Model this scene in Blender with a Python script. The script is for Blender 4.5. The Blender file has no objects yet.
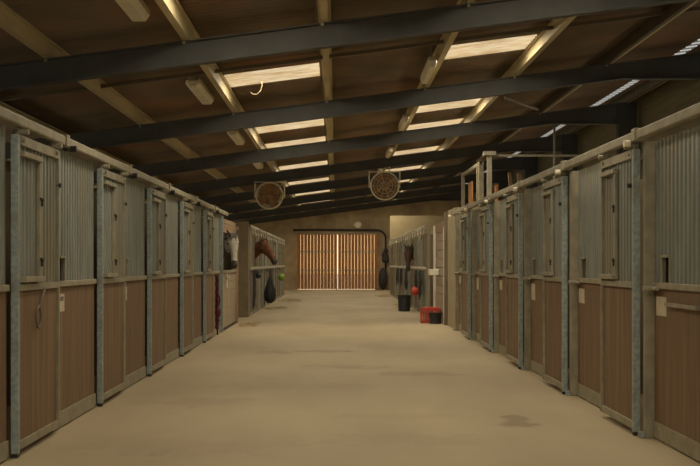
import bpy, bmesh, math, random
from mathutils import Vector, Matrix
random.seed(7)
S = bpy.context.scene
COL = S.collection
V = Vector

# ------------------------------------------------------------------ camera
F_PX = 1150.0
EYE = 1.32
cd = bpy.data.cameras.new('camera')
cd.sensor_width = 36.0
cd.lens = F_PX / 700.0 * 36.0
cd.shift_x = 14 / 700.0
cd.shift_y = 30 / 700.0
cd.clip_end = 300
cam = bpy.data.objects.new('camera', cd)
cam.location = (0, 0, EYE)
cam.rotation_euler = (math.radians(90), 0, 0)
COL.objects.link(cam)
S.camera = cam

# ------------------------------------------------------------------ world, light, exposure
w = bpy.data.worlds.new('world')
S.world = w
w.use_nodes = True
bg = w.node_tree.nodes['Background']
_nt = w.node_tree               # sky: warm towards the far gate, cool behind the camera
_tc = _nt.nodes.new('ShaderNodeTexCoord')
_sp = _nt.nodes.new('ShaderNodeSeparateXYZ')
_nt.links.new(_tc.outputs['Generated'], _sp.inputs[0])
_mr = _nt.nodes.new('ShaderNodeMapRange')
_mr.inputs['From Min'].default_value = -0.6
_mr.inputs['From Max'].default_value = 0.6
_nt.links.new(_sp.outputs['Y'], _mr.inputs['Value'])
_mx = _nt.nodes.new('ShaderNodeMix')
_mx.data_type = 'RGBA'
_mx.inputs[6].default_value = (0.84, 0.95, 1.0, 1)
_mx.inputs[7].default_value = (1.0, 0.68, 0.32, 1)
_nt.links.new(_mr.outputs['Result'], _mx.inputs['Factor'])
_nt.links.new(_mx.outputs[2], bg.inputs['Color'])
bg.inputs['Strength'].default_value = 1.5
S.view_settings.view_transform = 'Standard'
S.view_settings.look = 'None'
S.view_settings.gamma = 1.0
S.view_settings.exposure = 0.0
S.view_settings.use_curve_mapping = False

ROOF_Z = 2.65 + EYE          # underside of the sheets at x = 0
SL = 0.13                    # roof slope, rising to the right
Y_BACK, Y_END = -7.0, 56.6
X_LW, X_RW = -6.0, 6.05
# (y start, y end) of the translucent sheets, each on both sides of the aisle
SKY_Y = [(1.0, 2.1), (3.8, 4.9), (9.4, 10.5), (14.9, 16.0), (20.5, 21.6), (23.5, 24.6),
         (29.1, 30.2), (34.8, 35.9), (40.6, 41.7), (46.4, 47.5), (52.4, 53.5)]
SKY_X = [(-1.46, -0.22), (1.44, 2.62)]
SUNCOL = (1.0, 0.87, 0.66)
for (a, b) in SKY_Y:         # daylight falling through each translucent sheet
    for (x0, x1) in SKY_X:
        ld = bpy.data.lights.new('skylight_daylight', 'AREA')
        ld.shape = 'RECTANGLE'
        ld.size = (x1 - x0) * 0.62
        ld.size_y = b - a
        ld.energy = 48.0
        ld.color = SUNCOL
        lo = bpy.data.objects.new('skylight_daylight', ld)
        xm = (x0 + x1) / 2
        lo.location = (xm, (a + b) / 2, ROOF_Z + SL * xm - 0.05)
        lo.rotation_euler = (0, -math.atan(SL), 0)
        lo.visible_camera = False
        COL.objects.link(lo)

# ------------------------------------------------------------------ materials
def mat(name, color, rough=0.6, metal=0.0, color2=None, scale=6.0, stretch=(1, 1, 1), bump=0.0,
        lo=0.35, hi=0.65, detail=6.0, color3=None, scale3=1.0, lo3=0.55, hi3=0.7, coords='Object'):
    m = bpy.data.materials.new(name)
    m.use_nodes = True
    nt = m.node_tree
    b = nt.nodes['Principled BSDF']
    b.inputs['Roughness'].default_value = rough
    b.inputs['Metallic'].default_value = metal
    b.inputs['Base Color'].default_value = (*color, 1)
    if color2 is not None:
        tc = nt.nodes.new('ShaderNodeTexCoord')
        mp = nt.nodes.new('ShaderNodeMapping')
        mp.inputs['Scale'].default_value = stretch
        nt.links.new(tc.outputs[coords], mp.inputs['Vector'])
        nz = nt.nodes.new('ShaderNodeTexNoise')
        nz.inputs['Scale'].default_value = scale
        nz.inputs['Detail'].default_value = detail
        nt.links.new(mp.outputs['Vector'], nz.inputs['Vector'])
        mr = nt.nodes.new('ShaderNodeMapRange')
        mr.inputs['From Min'].default_value = lo
        mr.inputs['From Max'].default_value = hi
        nt.links.new(nz.outputs['Fac'], mr.inputs['Value'])
        mx = nt.nodes.new('ShaderNodeMix')
        mx.data_type = 'RGBA'
        mx.inputs[6].default_value = (*color, 1)
        mx.inputs[7].default_value = (*color2, 1)
        nt.links.new(mr.outputs['Result'], mx.inputs['Factor'])
        out = mx.outputs[2]
        if color3 is not None:
            n3 = nt.nodes.new('ShaderNodeTexNoise')
            n3.inputs['Scale'].default_value = scale3
            n3.inputs['Detail'].default_value = 8
            nt.links.new(mp.outputs['Vector'], n3.inputs['Vector'])
            m3 = nt.nodes.new('ShaderNodeMapRange')
            m3.inputs['From Min'].default_value = lo3
            m3.inputs['From Max'].default_value = hi3
            nt.links.new(n3.outputs['Fac'], m3.inputs['Value'])
            x3 = nt.nodes.new('ShaderNodeMix')
            x3.data_type = 'RGBA'
            x3.inputs[7].default_value = (*color3, 1)
            nt.links.new(out, x3.inputs[6])
            nt.links.new(m3.outputs['Result'], x3.inputs['Factor'])
            out = x3.outputs[2]
        nt.links.new(out, b.inputs['Base Color'])
        if bump:
            bp = nt.nodes.new('ShaderNodeBump')
            bp.inputs['Strength'].default_value = bump
            bp.inputs['Distance'].default_value = 0.01
            nt.links.new(nz.outputs['Fac'], bp.inputs['Height'])
            nt.links.new(bp.outputs['Normal'], b.inputs['Normal'])
    return m

def emis(name, c1, c2, scale, stretch, strength):
    m = bpy.data.materials.new(name)
    m.use_nodes = True
    nt = m.node_tree
    b = nt.nodes['Principled BSDF']
    b.inputs['Base Color'].default_value = (0.5, 0.45, 0.35, 1)
    b.inputs['Roughness'].default_value = 0.5
    tc = nt.nodes.new('ShaderNodeTexCoord')
    mp = nt.nodes.new('ShaderNodeMapping')
    mp.inputs['Scale'].default_value = stretch
    nt.links.new(tc.outputs['Object'], mp.inputs['Vector'])
    nz = nt.nodes.new('ShaderNodeTexNoise')
    nz.inputs['Scale'].default_value = scale
    nz.inputs['Detail'].default_value = 5
    nt.links.new(mp.outputs['Vector'], nz.inputs['Vector'])
    mr = nt.nodes.new('ShaderNodeMapRange')
    mr.inputs['From Min'].default_value = 0.38
    mr.inputs['From Max'].default_value = 0.62
    nt.links.new(nz.outputs['Fac'], mr.inputs['Value'])
    mx = nt.nodes.new('ShaderNodeMix')
    mx.data_type = 'RGBA'
    mx.inputs[6].default_value = (*c1, 1)
    mx.inputs[7].default_value = (*c2, 1)
    nt.links.new(mr.outputs['Result'], mx.inputs['Factor'])
    nt.links.new(mx.outputs[2], b.inputs['Emission Color'])
    b.inputs['Emission Strength'].default_value = strength
    return m

M = dict(
    floor=mat('concrete_floor', (0.42, 0.342, 0.21), 0.75, 0, (0.335, 0.268, 0.16), 0.9, (1, 0.35, 1), 0.15, 0.3, 0.7,
              color3=(0.22, 0.155, 0.09), scale3=1.3, lo3=0.66, hi3=0.76),
    roof=mat('fibre_cement_roof', (0.28, 0.205, 0.138), 0.85, 0, (0.20, 0.16, 0.115), 1.4, (1, 1, 1), 0.1,
             color3=(0.33, 0.18, 0.10), scale3=0.5, lo3=0.52, hi3=0.75),
    steel=mat('dark_painted_steel', (0.098, 0.098, 0.090), 0.7, 0.0, (0.078, 0.077, 0.068), 3, (1, 1, 1), 0),
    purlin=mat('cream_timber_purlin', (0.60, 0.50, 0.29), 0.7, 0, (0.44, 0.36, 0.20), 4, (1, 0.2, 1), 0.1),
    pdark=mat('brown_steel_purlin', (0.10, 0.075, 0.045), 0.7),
    steelb=mat('brown_bar_steel', (0.16, 0.125, 0.08), 0.6),
    pierblock=mat('grey_green_block', (0.34, 0.285, 0.175), 0.85, 0, (0.27, 0.225, 0.135), 3, (1, 1, 1), 0.2),
    blockd=mat('dark_concrete_block', (0.25, 0.20, 0.12), 0.85, 0, (0.19, 0.15, 0.09), 3),
    paleboard=mat('greyed_plank', (0.40, 0.32, 0.225), 0.75, 0, (0.31, 0.24, 0.165), 8, (1, 1, 0.15), 0.1),
    galv=mat('galvanised_steel', (0.27, 0.315, 0.295), 0.45, 0.25, (0.38, 0.43, 0.40), 30, (1, 1, 1), 0, 0.4, 0.6,
             color3=(0.19, 0.18, 0.14), scale3=3, lo3=0.5, hi3=0.7),
    rail=mat('dusty_galvanised_rail', (0.35, 0.315, 0.215), 0.6, 0.1, (0.26, 0.235, 0.165), 9, (1, 1, 1), 0),
    corr=mat('corrugated_galvanised_sheet', (0.285, 0.305, 0.265), 0.5, 0.2, (0.215, 0.23, 0.20), 5, (1, 1, 0.35), 0,
             color3=(0.26, 0.215, 0.13), scale3=1.6, lo3=0.5, hi3=0.8),
    ply=mat('brown_film_plywood', (0.215, 0.13, 0.068), 0.62, 0, (0.15, 0.09, 0.046), 14, (1, 3, 0.12), 0.05,
            color3=(0.27, 0.19, 0.11), scale3=3.5, lo3=0.5, hi3=0.75),
    black=mat('black_plastic', (0.02, 0.02, 0.022), 0.5),
    dark=mat('dark_iron', (0.035, 0.03, 0.028), 0.5, 0.3),
    card=mat('paper_card', (0.62, 0.54, 0.38), 0.8, 0, (0.52, 0.45, 0.32), 20),
    ink=mat('faded_ink', (0.20, 0.17, 0.13), 0.8),
    block=mat('concrete_block', (0.47, 0.37, 0.21), 0.85, 0, (0.38, 0.29, 0.17), 3, (1, 1, 1), 0.2,
              color3=(0.22, 0.16, 0.095), scale3=0.8, lo3=0.5, hi3=0.75),
    render=mat('pale_wall_render', (0.42, 0.335, 0.19), 0.85, 0, (0.36, 0.285, 0.16), 2),
    sidewall=mat('side_wall_boards', (0.28, 0.24, 0.135), 0.85, 0, (0.21, 0.18, 0.10), 5, (1, 0.2, 3), 0.1),
    wood=mat('pale_plank', (0.34, 0.235, 0.14), 0.7, 0, (0.26, 0.17, 0.10), 8, (1, 1, 0.15), 0.1),
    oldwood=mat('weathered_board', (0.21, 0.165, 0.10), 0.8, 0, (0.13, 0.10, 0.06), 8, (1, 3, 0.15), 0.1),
    gatewood=mat('orange_brown_plank', (0.46, 0.19, 0.04), 0.6, 0, (0.30, 0.115, 0.026), 6, (3, 1, 0.3), 0.1),
    orange=mat('orange_board', (0.60, 0.30, 0.09), 0.7, 0, (0.48, 0.22, 0.07), 5),
    lamp=mat('cream_diffuser', (0.88, 0.80, 0.60), 0.4, 0, (0.78, 0.70, 0.52), 8),
    fanrim=mat('dusty_fan_shell', (0.75, 0.68, 0.48), 0.6, 0.1, (0.55, 0.48, 0.32), 8),
    fandark=mat('rusty_fan_inside', (0.36, 0.21, 0.09), 0.7, 0, (0.25, 0.14, 0.06), 10),
    red=mat('red_plastic', (0.50, 0.055, 0.03), 0.45),
    maroon=mat('maroon_rope', (0.12, 0.018, 0.028), 0.8, 0, (0.07, 0.014, 0.02), 30),
    green=mat('green_plastic', (0.20, 0.34, 0.04), 0.5),
    rope=mat('grey_webbing', (0.05, 0.052, 0.048), 0.8),
    twine=mat('baling_twine', (0.22, 0.17, 0.09), 0.8),
    straw=mat('straw', (0.52, 0.40, 0.20), 0.9, 0, (0.42, 0.31, 0.15), 20),
    white=mat('white_plastic', (0.74, 0.70, 0.58), 0.5),
    hgrey=mat('grey_coat', (0.52, 0.48, 0.40), 0.7, 0, (0.36, 0.33, 0.27), 14),
    hdgrey=mat('dark_grey_coat', (0.08, 0.072, 0.062), 0.7, 0, (0.055, 0.05, 0.043), 10),
    hmuz=mat('dark_muzzle_skin', (0.045, 0.038, 0.034), 0.6),
    hbay=mat('bay_coat', (0.155, 0.056, 0.013), 0.8, 0, (0.09, 0.03, 0.010), 8),
    hbay2=mat('dark_bay_coat', (0.10, 0.045, 0.022), 0.55, 0, (0.065, 0.03, 0.017), 8),
    mane=mat('dark_mane_hair', (0.03, 0.022, 0.018), 0.6, 0, (0.05, 0.035, 0.025), 20, (1, 1, 0.2)),
    gmane=mat('grey_mane_hair', (0.14, 0.125, 0.10), 0.6, 0, (0.07, 0.062, 0.05), 20, (1, 1, 0.2)),
    eye=mat('glossy_dark_eye', (0.01, 0.008, 0.006), 0.1),
    ground=mat('pale_gravel_ground', (0.5, 0.46, 0.36), 0.9, 0, (0.42, 0.38, 0.3), 3),
    sky_panel=emis('daylit_cream_sheet', (0.84, 0.68, 0.44), (0.52, 0.35, 0.17), 3, (1.0, 9, 1), 0.85),
    fill_glow=emis('fill_strip_glow', (0.95, 0.80, 0.56), (0.80, 0.68, 0.48), 1.0, (1, 1, 1), 1.6),  # glow of the added fill strips on the outer walls
    eave_panel=emis('daylit_clear_sheet', (0.58, 0.60, 0.56), (0.42, 0.42, 0.38), 3, (1, 1, 1), 0.75),
)

def add_stains(m, spots, color):
    """irregular dried-damp patches of the concrete, each at its own place (x, y, half width, half length, strength)"""
    nt = m.node_tree
    b = nt.nodes['Principled BSDF']
    src = b.inputs['Base Color'].links[0].from_socket
    tc = nt.nodes.new('ShaderNodeTexCoord')
    nz = nt.nodes.new('ShaderNodeTexNoise'); nz.inputs['Scale'].default_value = 4.0; nz.inputs['Detail'].default_value = 6
    nt.links.new(tc.outputs['Object'], nz.inputs['Vector'])
    cur = None
    for (x, y, hx, hy, st) in spots:
        mp = nt.nodes.new('ShaderNodeVectorMath'); mp.operation = 'SUBTRACT'; mp.inputs[1].default_value = (x, y, 0)
        nt.links.new(tc.outputs['Object'], mp.inputs[0])
        dv = nt.nodes.new('ShaderNodeVectorMath'); dv.operation = 'DIVIDE'; dv.inputs[1].default_value = (hx, hy, 1)
        nt.links.new(mp.outputs[0], dv.inputs[0])
        ln = nt.nodes.new('ShaderNodeVectorMath'); ln.operation = 'LENGTH'
        nt.links.new(dv.outputs[0], ln.inputs[0])
        ad = nt.nodes.new('ShaderNodeMath'); ad.operation = 'MULTIPLY_ADD'; ad.inputs[1].default_value = 3.0; ad.inputs[2].default_value = -1.5
        nt.links.new(nz.outputs['Fac'], ad.inputs[0])
        sm = nt.nodes.new('ShaderNodeMath'); sm.operation = 'ADD'
        nt.links.new(ln.outputs['Value'], sm.inputs[0]); nt.links.new(ad.outputs[0], sm.inputs[1])
        mr = nt.nodes.new('ShaderNodeMapRange'); mr.inputs['From Min'].default_value = 1.1; mr.inputs['From Max'].default_value = 0.6
        mr.inputs['To Max'].default_value = st
        nt.links.new(sm.outputs[0], mr.inputs['Value'])
        if cur is None: cur = mr.outputs[0]
        else:
            mxx = nt.nodes.new('ShaderNodeMath'); mxx.operation = 'MAXIMUM'
            nt.links.new(cur, mxx.inputs[0]); nt.links.new(mr.outputs[0], mxx.inputs[1]); cur = mxx.outputs[0]
    mx = nt.nodes.new('ShaderNodeMix'); mx.data_type = 'RGBA'; mx.inputs[7].default_value = (*color, 1)
    nt.links.new(src, mx.inputs[6]); nt.links.new(cur, mx.inputs['Factor'])
    nt.links.new(mx.outputs[2], b.inputs['Base Color'])
add_stains(M['floor'], [(1.51, 9.6, 0.16, 0.40, 0.75), (-0.20, 17.2, 0.5, 0.25, 0.45), (0.22, 14.6, 0.45, 0.25, 0.35), (1.0, 13.7, 0.5, 0.3, 0.3),
                        (-0.9, 17.0, 0.25, 0.35, 0.4), (0.5, 8.6, 0.8, 0.3, 0.14), (-1.3, 10.9, 0.6, 0.4, 0.2), (-1.1, 8.3, 0.9, 0.4, 0.12),
                        (0.6, 9.9, 0.6, 0.2, 0.12), (-1.7, 22.5, 0.4, 1.2, 0.12), (1.9, 33.0, 0.4, 3.0, 0.2), (-1.6, 34.0, 0.5, 2.0, 0.2), (-1.6, 41.0, 0.5, 2.5, 0.25),
                        (0.3, 22.0, 0.8, 0.8, 0.18), (-0.5, 12.3, 1.0, 0.3, 0.12), (1.7, 26.5, 0.6, 1.5, 0.35)], (0.20, 0.145, 0.085))

def ribs(m, pitch, c1, c2):
    """light and dark banding of the corrugation painted into the glow, along object Y"""
    nt = m.node_tree
    b = nt.nodes['Principled BSDF']
    tc = nt.nodes.new('ShaderNodeTexCoord')
    sp = nt.nodes.new('ShaderNodeSeparateXYZ')
    nt.links.new(tc.outputs['Object'], sp.inputs[0])
    mu = nt.nodes.new('ShaderNodeMath'); mu.operation = 'MULTIPLY'; mu.inputs[1].default_value = 2*math.pi/pitch
    nt.links.new(sp.outputs['Y'], mu.inputs[0])
    si = nt.nodes.new('ShaderNodeMath'); si.operation = 'SINE'
    nt.links.new(mu.outputs[0], si.inputs[0])
    mr = nt.nodes.new('ShaderNodeMapRange'); mr.inputs['From Min'].default_value = -0.5; mr.inputs['From Max'].default_value = 0.6
    nt.links.new(si.outputs[0], mr.inputs['Value'])
    mx = nt.nodes.new('ShaderNodeMix'); mx.data_type = 'RGBA'
    mx.inputs[6].default_value = (*c1, 1); mx.inputs[7].default_value = (*c2, 1)
    nt.links.new(mr.outputs['Result'], mx.inputs['Factor'])
    nt.links.new(mx.outputs[2], b.inputs['Emission Color'])
ribs(M['eave_panel'], 0.146*2, (0.62, 0.64, 0.60), (0.10, 0.10, 0.09))  # shading of the eave sheet's waves put into its emission colour

# ------------------------------------------------------------------ mesh builder
class MB:
    def __init__(s):
        s.v, s.f = [], []
    def box(s, x0, x1, y0, y1, z0, z1):
        n = len(s.v)
        s.v += [V((x, y, z)) for z in (z0, z1) for y in (y0, y1) for x in (x0, x1)]
        s.f += [[n+i for i in q] for q in ((0,2,3,1),(4,5,7,6),(0,1,5,4),(2,6,7,3),(0,4,6,2),(1,3,7,5))]
        return s
    def ring_faces(s, rings, closed=True, caps=True):
        n0 = len(s.v)
        k = len(rings[0])
        for r in rings: s.v += [V(p) for p in r]
        for i in range(len(rings)-1):
            for j in range(k if closed else k-1):
                a, b = n0+i*k+j, n0+i*k+(j+1) % k
                s.f.append([a, b, b+k, a+k])
        if caps and closed:
            s.f.append([n0+j for j in range(k)][::-1])
            s.f.append([n0+(len(rings)-1)*k+j for j in range(k)])
        return s
    def cyl(s, p, q, r0, r1=None, n=14, caps=True):
        p, q = V(p), V(q)
        r1 = r0 if r1 is None else r1
        t = (q-p).normalized()
        a = t.cross(V((0,0,1)) if abs(t.z) < 0.9 else V((1,0,0))).normalized()
        b = t.cross(a)
        R = lambda c, r: [c + a*math.cos(2*math.pi*i/n)*r + b*math.sin(2*math.pi*i/n)*r for i in range(n)]
        return s.ring_faces([R(p, r0), R(q, r1)], caps=caps)
    def tube(s, pts, r, n=8, closed=False):
        pts = [V(p) for p in pts]
        rings = []
        ref = None
        for i, p in enumerate(pts):
            t = (pts[min(i+1, len(pts)-1)] - pts[max(i-1, 0)]).normalized() if not closed else \
                (pts[(i+1) % len(pts)] - pts[i-1]).normalized()
            if ref is None: ref = t.orthogonal().normalized()
            ref = (ref - t*ref.dot(t)).normalized()
            b = t.cross(ref)
            rr = r[i] if isinstance(r, (list, tuple)) else r
            rings.append([p + ref*math.cos(2*math.pi*k/n)*rr + b*math.sin(2*math.pi*k/n)*rr for k in range(n)])
        if closed: rings.append(rings[0])
        return s.ring_faces(rings, caps=not closed)
    def lathe(s, prof, c=(0,0,0), n=24, axis='z'):
        c = V(c)
        rings = []
        for (r, h) in prof:
            ring = []
            for i in range(n):
                a = 2*math.pi*i/n
                if axis == 'z': ring.append(c + V((r*math.cos(a), r*math.sin(a), h)))
                else: ring.append(c + V((r*math.cos(a), h, r*math.sin(a))))
            rings.append(ring)
        return s.ring_faces(rings)
    def ball(s, c, r, n=14, sc=(1,1,1)):
        c = V(c)
        rings = []
        m = n//2
        for i in range(m+1):
            ph = math.pi*(i+0.02)/(m+0.04)
            rings.append([c + V((r*sc[0]*math.sin(ph)*math.cos(2*math.pi*k/n), r*sc[1]*math.sin(ph)*math.sin(2*math.pi*k/n), r*sc[2]*math.cos(ph))) for k in range(n)])
        return s.ring_faces(rings)
    def build(s, name, m, parent=None, smooth=False, bevel=0.0):
        me = bpy.data.meshes.new(name)
        me.from_pydata([tuple(p) for p in s.v], [], s.f)
        bm = bmesh.new(); bm.from_mesh(me)
        bmesh.ops.recalc_face_normals(bm, faces=bm.faces)
        if bevel:
            bmesh.ops.bevel(bm, geom=list(bm.edges), offset=bevel, segments=2, affect='EDGES', profile=0.5)
        bm.to_mesh(me); bm.free()
        if smooth:
            for p in me.polygons: p.use_smooth = True
        me.materials.append(m)
        o = bpy.data.objects.new(name, me)
        COL.objects.link(o)
        if parent is not None: o.parent = parent
        return o

def tag(o, label, cat, group=None, kind=None):
    o['label'] = label
    o['category'] = cat
    if group: o['group'] = group
    if kind: o['kind'] = kind
    return o
def thing(name, label, cat, loc=(0,0,0), group=None, rotz=0.0):
    o = bpy.data.objects.new(name, None)
    o.empty_display_size = 0.2
    o.location = loc
    o.rotation_euler = (0, 0, rotz)
    COL.objects.link(o)
    return tag(o, label, cat, group)
def struct(o):
    o['kind'] = 'structure'
    return o
ORD = ['first', 'second', 'third', 'fourth', 'fifth', 'sixth', 'seventh', 'eighth', 'ninth', 'tenth', 'eleventh', 'twelfth']

def roof_z(x): return ROOF_Z + SL*x

# ------------------------------------------------------------------ floor and shell
struct(MB().box(X_LW-0.2, X_RW+0.2, Y_BACK-0.3, Y_END+0.3, -0.2, 0).build('floor', M['floor']))
struct(MB().box(-60, 60, Y_END+0.3, Y_END+90, -0.3, -0.05).build('trim_outside_ground', M['ground']))

# corrugated roof sheets, waves run across the building
PITCH = 0.146
def wave_pts(y0, y1, step=PITCH/6):
    n = max(2, int(round((y1-y0)/step)))
    return [y0+(y1-y0)*i/n for i in range(n+1)]
def sheet(mb, x0, x1, y0, y1, dz=0.0):
    ys = wave_pts(y0, y1)
    a = []
    for y in ys:
        h = 0.034*math.sin(2*math.pi*y/PITCH) + dz
        a.append([V((x0, y, roof_z(x0)+h)), V((x1, y, roof_z(x1)+h)), V((x1, y, roof_z(x1)+h+0.008)), V((x0, y, roof_z(x0)+h+0.008))])
    mb.ring_faces(a)
roof = MB()
xs = [X_LW-0.3, SKY_X[0][0], SKY_X[0][1], SKY_X[1][0], SKY_X[1][1], 5.40]
for i in (0, 2, 4):
    sheet(roof, xs[i], xs[i+1], Y_BACK-0.3, Y_END+0.3)
for (x0, x1) in SKY_X:
    y = Y_BACK-0.3
    for (a, b) in SKY_Y:
        sheet(roof, x0, x1, y, a)
        y = b
    sheet(roof, x0, x1, y, Y_END+0.3)
sheet(roof, 5.58, X_RW+0.3, Y_BACK-0.3, Y_END+0.3)
struct(roof.build('ceiling', M['roof'], smooth=True))
for si, (x0, x1) in enumerate(SKY_X):
    for i, (a, b) in enumerate(SKY_Y):
        mb = MB(); sheet(mb, x0+0.002, x1-0.002, a+0.002, b-0.002)
        o = mb.build('skylight', M['sky_panel'], smooth=True)
        tag(o, 'cream corrugated roof skylight over %s half of the aisle, %s from the camera' % (('left', 'right')[si], ORD[i]),
            'skylight', 'roof skylights')
mb = MB(); sheet(mb, 5.402, 5.578, 12.0, Y_END)
tag(mb.build('eave_skylight', M['eave_panel'], smooth=True),
    'long narrow silvery corrugated light strip along the right edge of the roof', 'skylight')
mb = MB(); sheet(mb, 5.40, 5.58, Y_BACK-0.3, 12.0)
struct(mb.build('trim_eave', M['roof'], smooth=True))

def gable(name, y0, y1, holes, m):
    """wall across the building with door holes (x0, x1, top)"""
    mb = MB()
    cuts = sorted(holes)
    x = X_LW
    def piece(xa, xb, zb):
        r = []
        for yy in (y0, y1):
            r.append([V((xa, yy, zb)), V((xb, yy, zb)), V((xb, yy, roof_z(xb)-0.03)), V((xa, yy, roof_z(xa)-0.03))])
        mb.ring_faces(r)
    for (a, b, t) in cuts:
        piece(x, a, 0); piece(a, b, t); x = b
    piece(x, X_RW, 0)
    return struct(mb.build(name, m))
gable('wall_far', Y_END, Y_END+0.25, [(-1.90, 1.93, 2.72)], M['block'])
gable('wall_back', Y_BACK-0.25, Y_BACK, [(-2.1, 2.3, 3.2)], M['block'])
struct(MB().box(X_LW-0.2, X_LW, Y_BACK-0.25, Y_END+0.25, 0, roof_z(X_LW)-0.03).build('wall_left', M['sidewall']))
wr = MB().box(X_RW, X_RW+0.2, Y_BACK-0.25, Y_END+0.25, 0, roof_z(X_RW)-0.03)
for z in (1.0, 1.9, 2.8, 3.35, 3.9):
    wr.box(X_RW-0.05, X_RW, Y_BACK, Y_END, z, z+0.1)
struct(wr.build('wall_right', M['sidewall']))
# glowing strips added on both outer walls to lift the dark behind the stalls
for nm, xa, xb in (('fill_strip_1', X_LW+0.005, X_LW+0.03), ('fill_strip_2', X_RW-0.08, X_RW-0.055)):
    struct(MB().box(xa, xb, 6.0, Y_END-1, 1.95, 2.6).build(nm, M['fill_glow']))

# ------------------------------------------------------------------ steel frames
def poly_beam(mb, pts_bottom, pts_top, y0, y1):
    """extrude a strip (bottom polyline / top polyline in x,z) between y0 and y1"""
    for i in range(len(pts_bottom)-1):
        a, b = pts_bottom[i], pts_bottom[i+1]
        c, d = pts_top[i+1], pts_top[i]
        mb.ring_faces([[V((p[0], yy, p[1])) for p in (a, b, c, d)] for yy in (y0, y1)])
RAF_Y = [0.5+5.6*k for k in range(11)]      # 0.5, 6.1, 11.7, 17.3 ...
RAF_D, RAF_B = 0.245, 2.205+EYE
def rb(x): return RAF_B + SL*x if x < 4.3 else RAF_B + SL*4.3
for i, y in enumerate(RAF_Y[:-1]):
    p = thing('portal_frame', 'dark steel roof frame across the stable, %s from the camera' % ORD[i], 'steel frame', (0, y, 0), 'steel roof frames')
    xs_ = [-5.7, 0.0, 4.3, 5.6]
    bot = [(x, rb(x)) for x in xs_]
    top = [(x, RAF_B+RAF_D+SL*x) for x in xs_]
    wb = MB(); poly_beam(wb, bot, top, -0.006, 0.006)
    wb.build('rafter_web', M['steel'], p)
    fl = MB(); poly_beam(fl, bot, [(a, b+0.012) for a, b in bot], -0.07, 0.07)
    fl.build('lower_flange', M['steel'], p)
    fl = MB(); poly_beam(fl, [(a, b-0.012) for a, b in top], top, -0.07, 0.07)
    fl.build('upper_flange', M['steel'], p)
    if y > 5:
        for (xa, xb, zt) in ((-5.95, -5.7, RAF_B+RAF_D-SL*5.8), (5.6, 5.98, RAF_B+RAF_D+SL*5.7)):
            c = MB()
            c.box(xa, xb, -0.006, 0.006, 0, zt)
            c.box(xa, xa+0.014, -0.09, 0.09, 0, zt)
            c.box(xb-0.014, xb, -0.09, 0.09, 0, zt)
            c.build('column', M['steel'], p)
    for px in (-2.92, -1.52, -0.12, 1.36, 2.70, 4.08):
        cl = MB(); cl.cyl((px-0.02, -0.075, RAF_B+RAF_D+SL*px-0.02), (px-0.02, -0.055, RAF_B+RAF_D+SL*px-0.02), 0.018, n=8)
        cl.build('bolt', M['rail'], p)
PUR = [-5.5, -4.32, -2.92, -1.52, -0.12, 1.36, 2.70, 4.08, 5.80]
PN = ['hidden over the left wall', 'over the left stalls in the dark', 'broad and lit at the upper left corner', 'just left of the left skylights',
      'just right of the left skylights', 'just left of the right skylights', 'just right of the right skylights',
      'a thin lit edge over the right stalls', 'under the silvery eave strip']
for i, x in enumerate(PUR):
    wd = 0.075
    z0, z1 = RAF_B+RAF_D+SL*x, roof_z(x)-0.036
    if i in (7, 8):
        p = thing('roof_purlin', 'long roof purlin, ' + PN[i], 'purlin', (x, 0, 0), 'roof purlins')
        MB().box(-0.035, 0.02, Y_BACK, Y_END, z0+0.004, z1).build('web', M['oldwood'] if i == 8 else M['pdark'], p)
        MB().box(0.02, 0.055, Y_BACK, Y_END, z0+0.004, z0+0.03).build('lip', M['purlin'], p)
        continue
    m = MB()
    m.box(x-wd/2, x+wd/2, Y_BACK, Y_END, z0+0.004, z1-0.02)
    m.box(x-wd/2-0.03, x+wd/2+0.03, Y_BACK, Y_END, z1-0.02, z1-0.001)
    tag(m.build('roof_purlin', M['purlin']), 'long cream roof purlin, ' + PN[i], 'purlin', 'roof purlins')
br = MB().cyl((2.56, 17.4, 2.50+EYE), (3.75, 21.4, 2.86+EYE), 0.025, n=8)
tag(br.build('roof_brace', M['rail']), 'thin diagonal brace rod between two steel frames at right', 'brace')
# bridging bars between the purlins, half way along each bay
for k in range(8):
    c = MB(); yy = 14.1+5.6*(k-1)
    xa, xb = -5.4, 5.3
    c.ring_faces([[V((x, yy+dy, roof_z(x)-0.13+dz)) for dy, dz in ((-0.02, 0), (0.02, 0), (0.02, 0.045), (-0.02, 0.045))] for x in (xa, xb)])
    tag(c.build('bridging_bar', M['steelb']), 'thin brown bar crossing through the purlins between roof frames, %s from the camera' % ORD[k], 'bar', 'bridging bars')
tw = MB().tube([(-1.02, 15.6, 3.83), (-1.00, 15.6, 3.74), (-1.02, 15.6, 3.66), (-1.07, 15.6, 3.61), (-1.13, 15.6, 3.61), (-1.16, 15.6, 3.64)], 0.004)
tag(tw.build('baling_twine', M['twine'], smooth=True), 'curled end of pale twine dangling below the nearest left skylight', 'twine')

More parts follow.
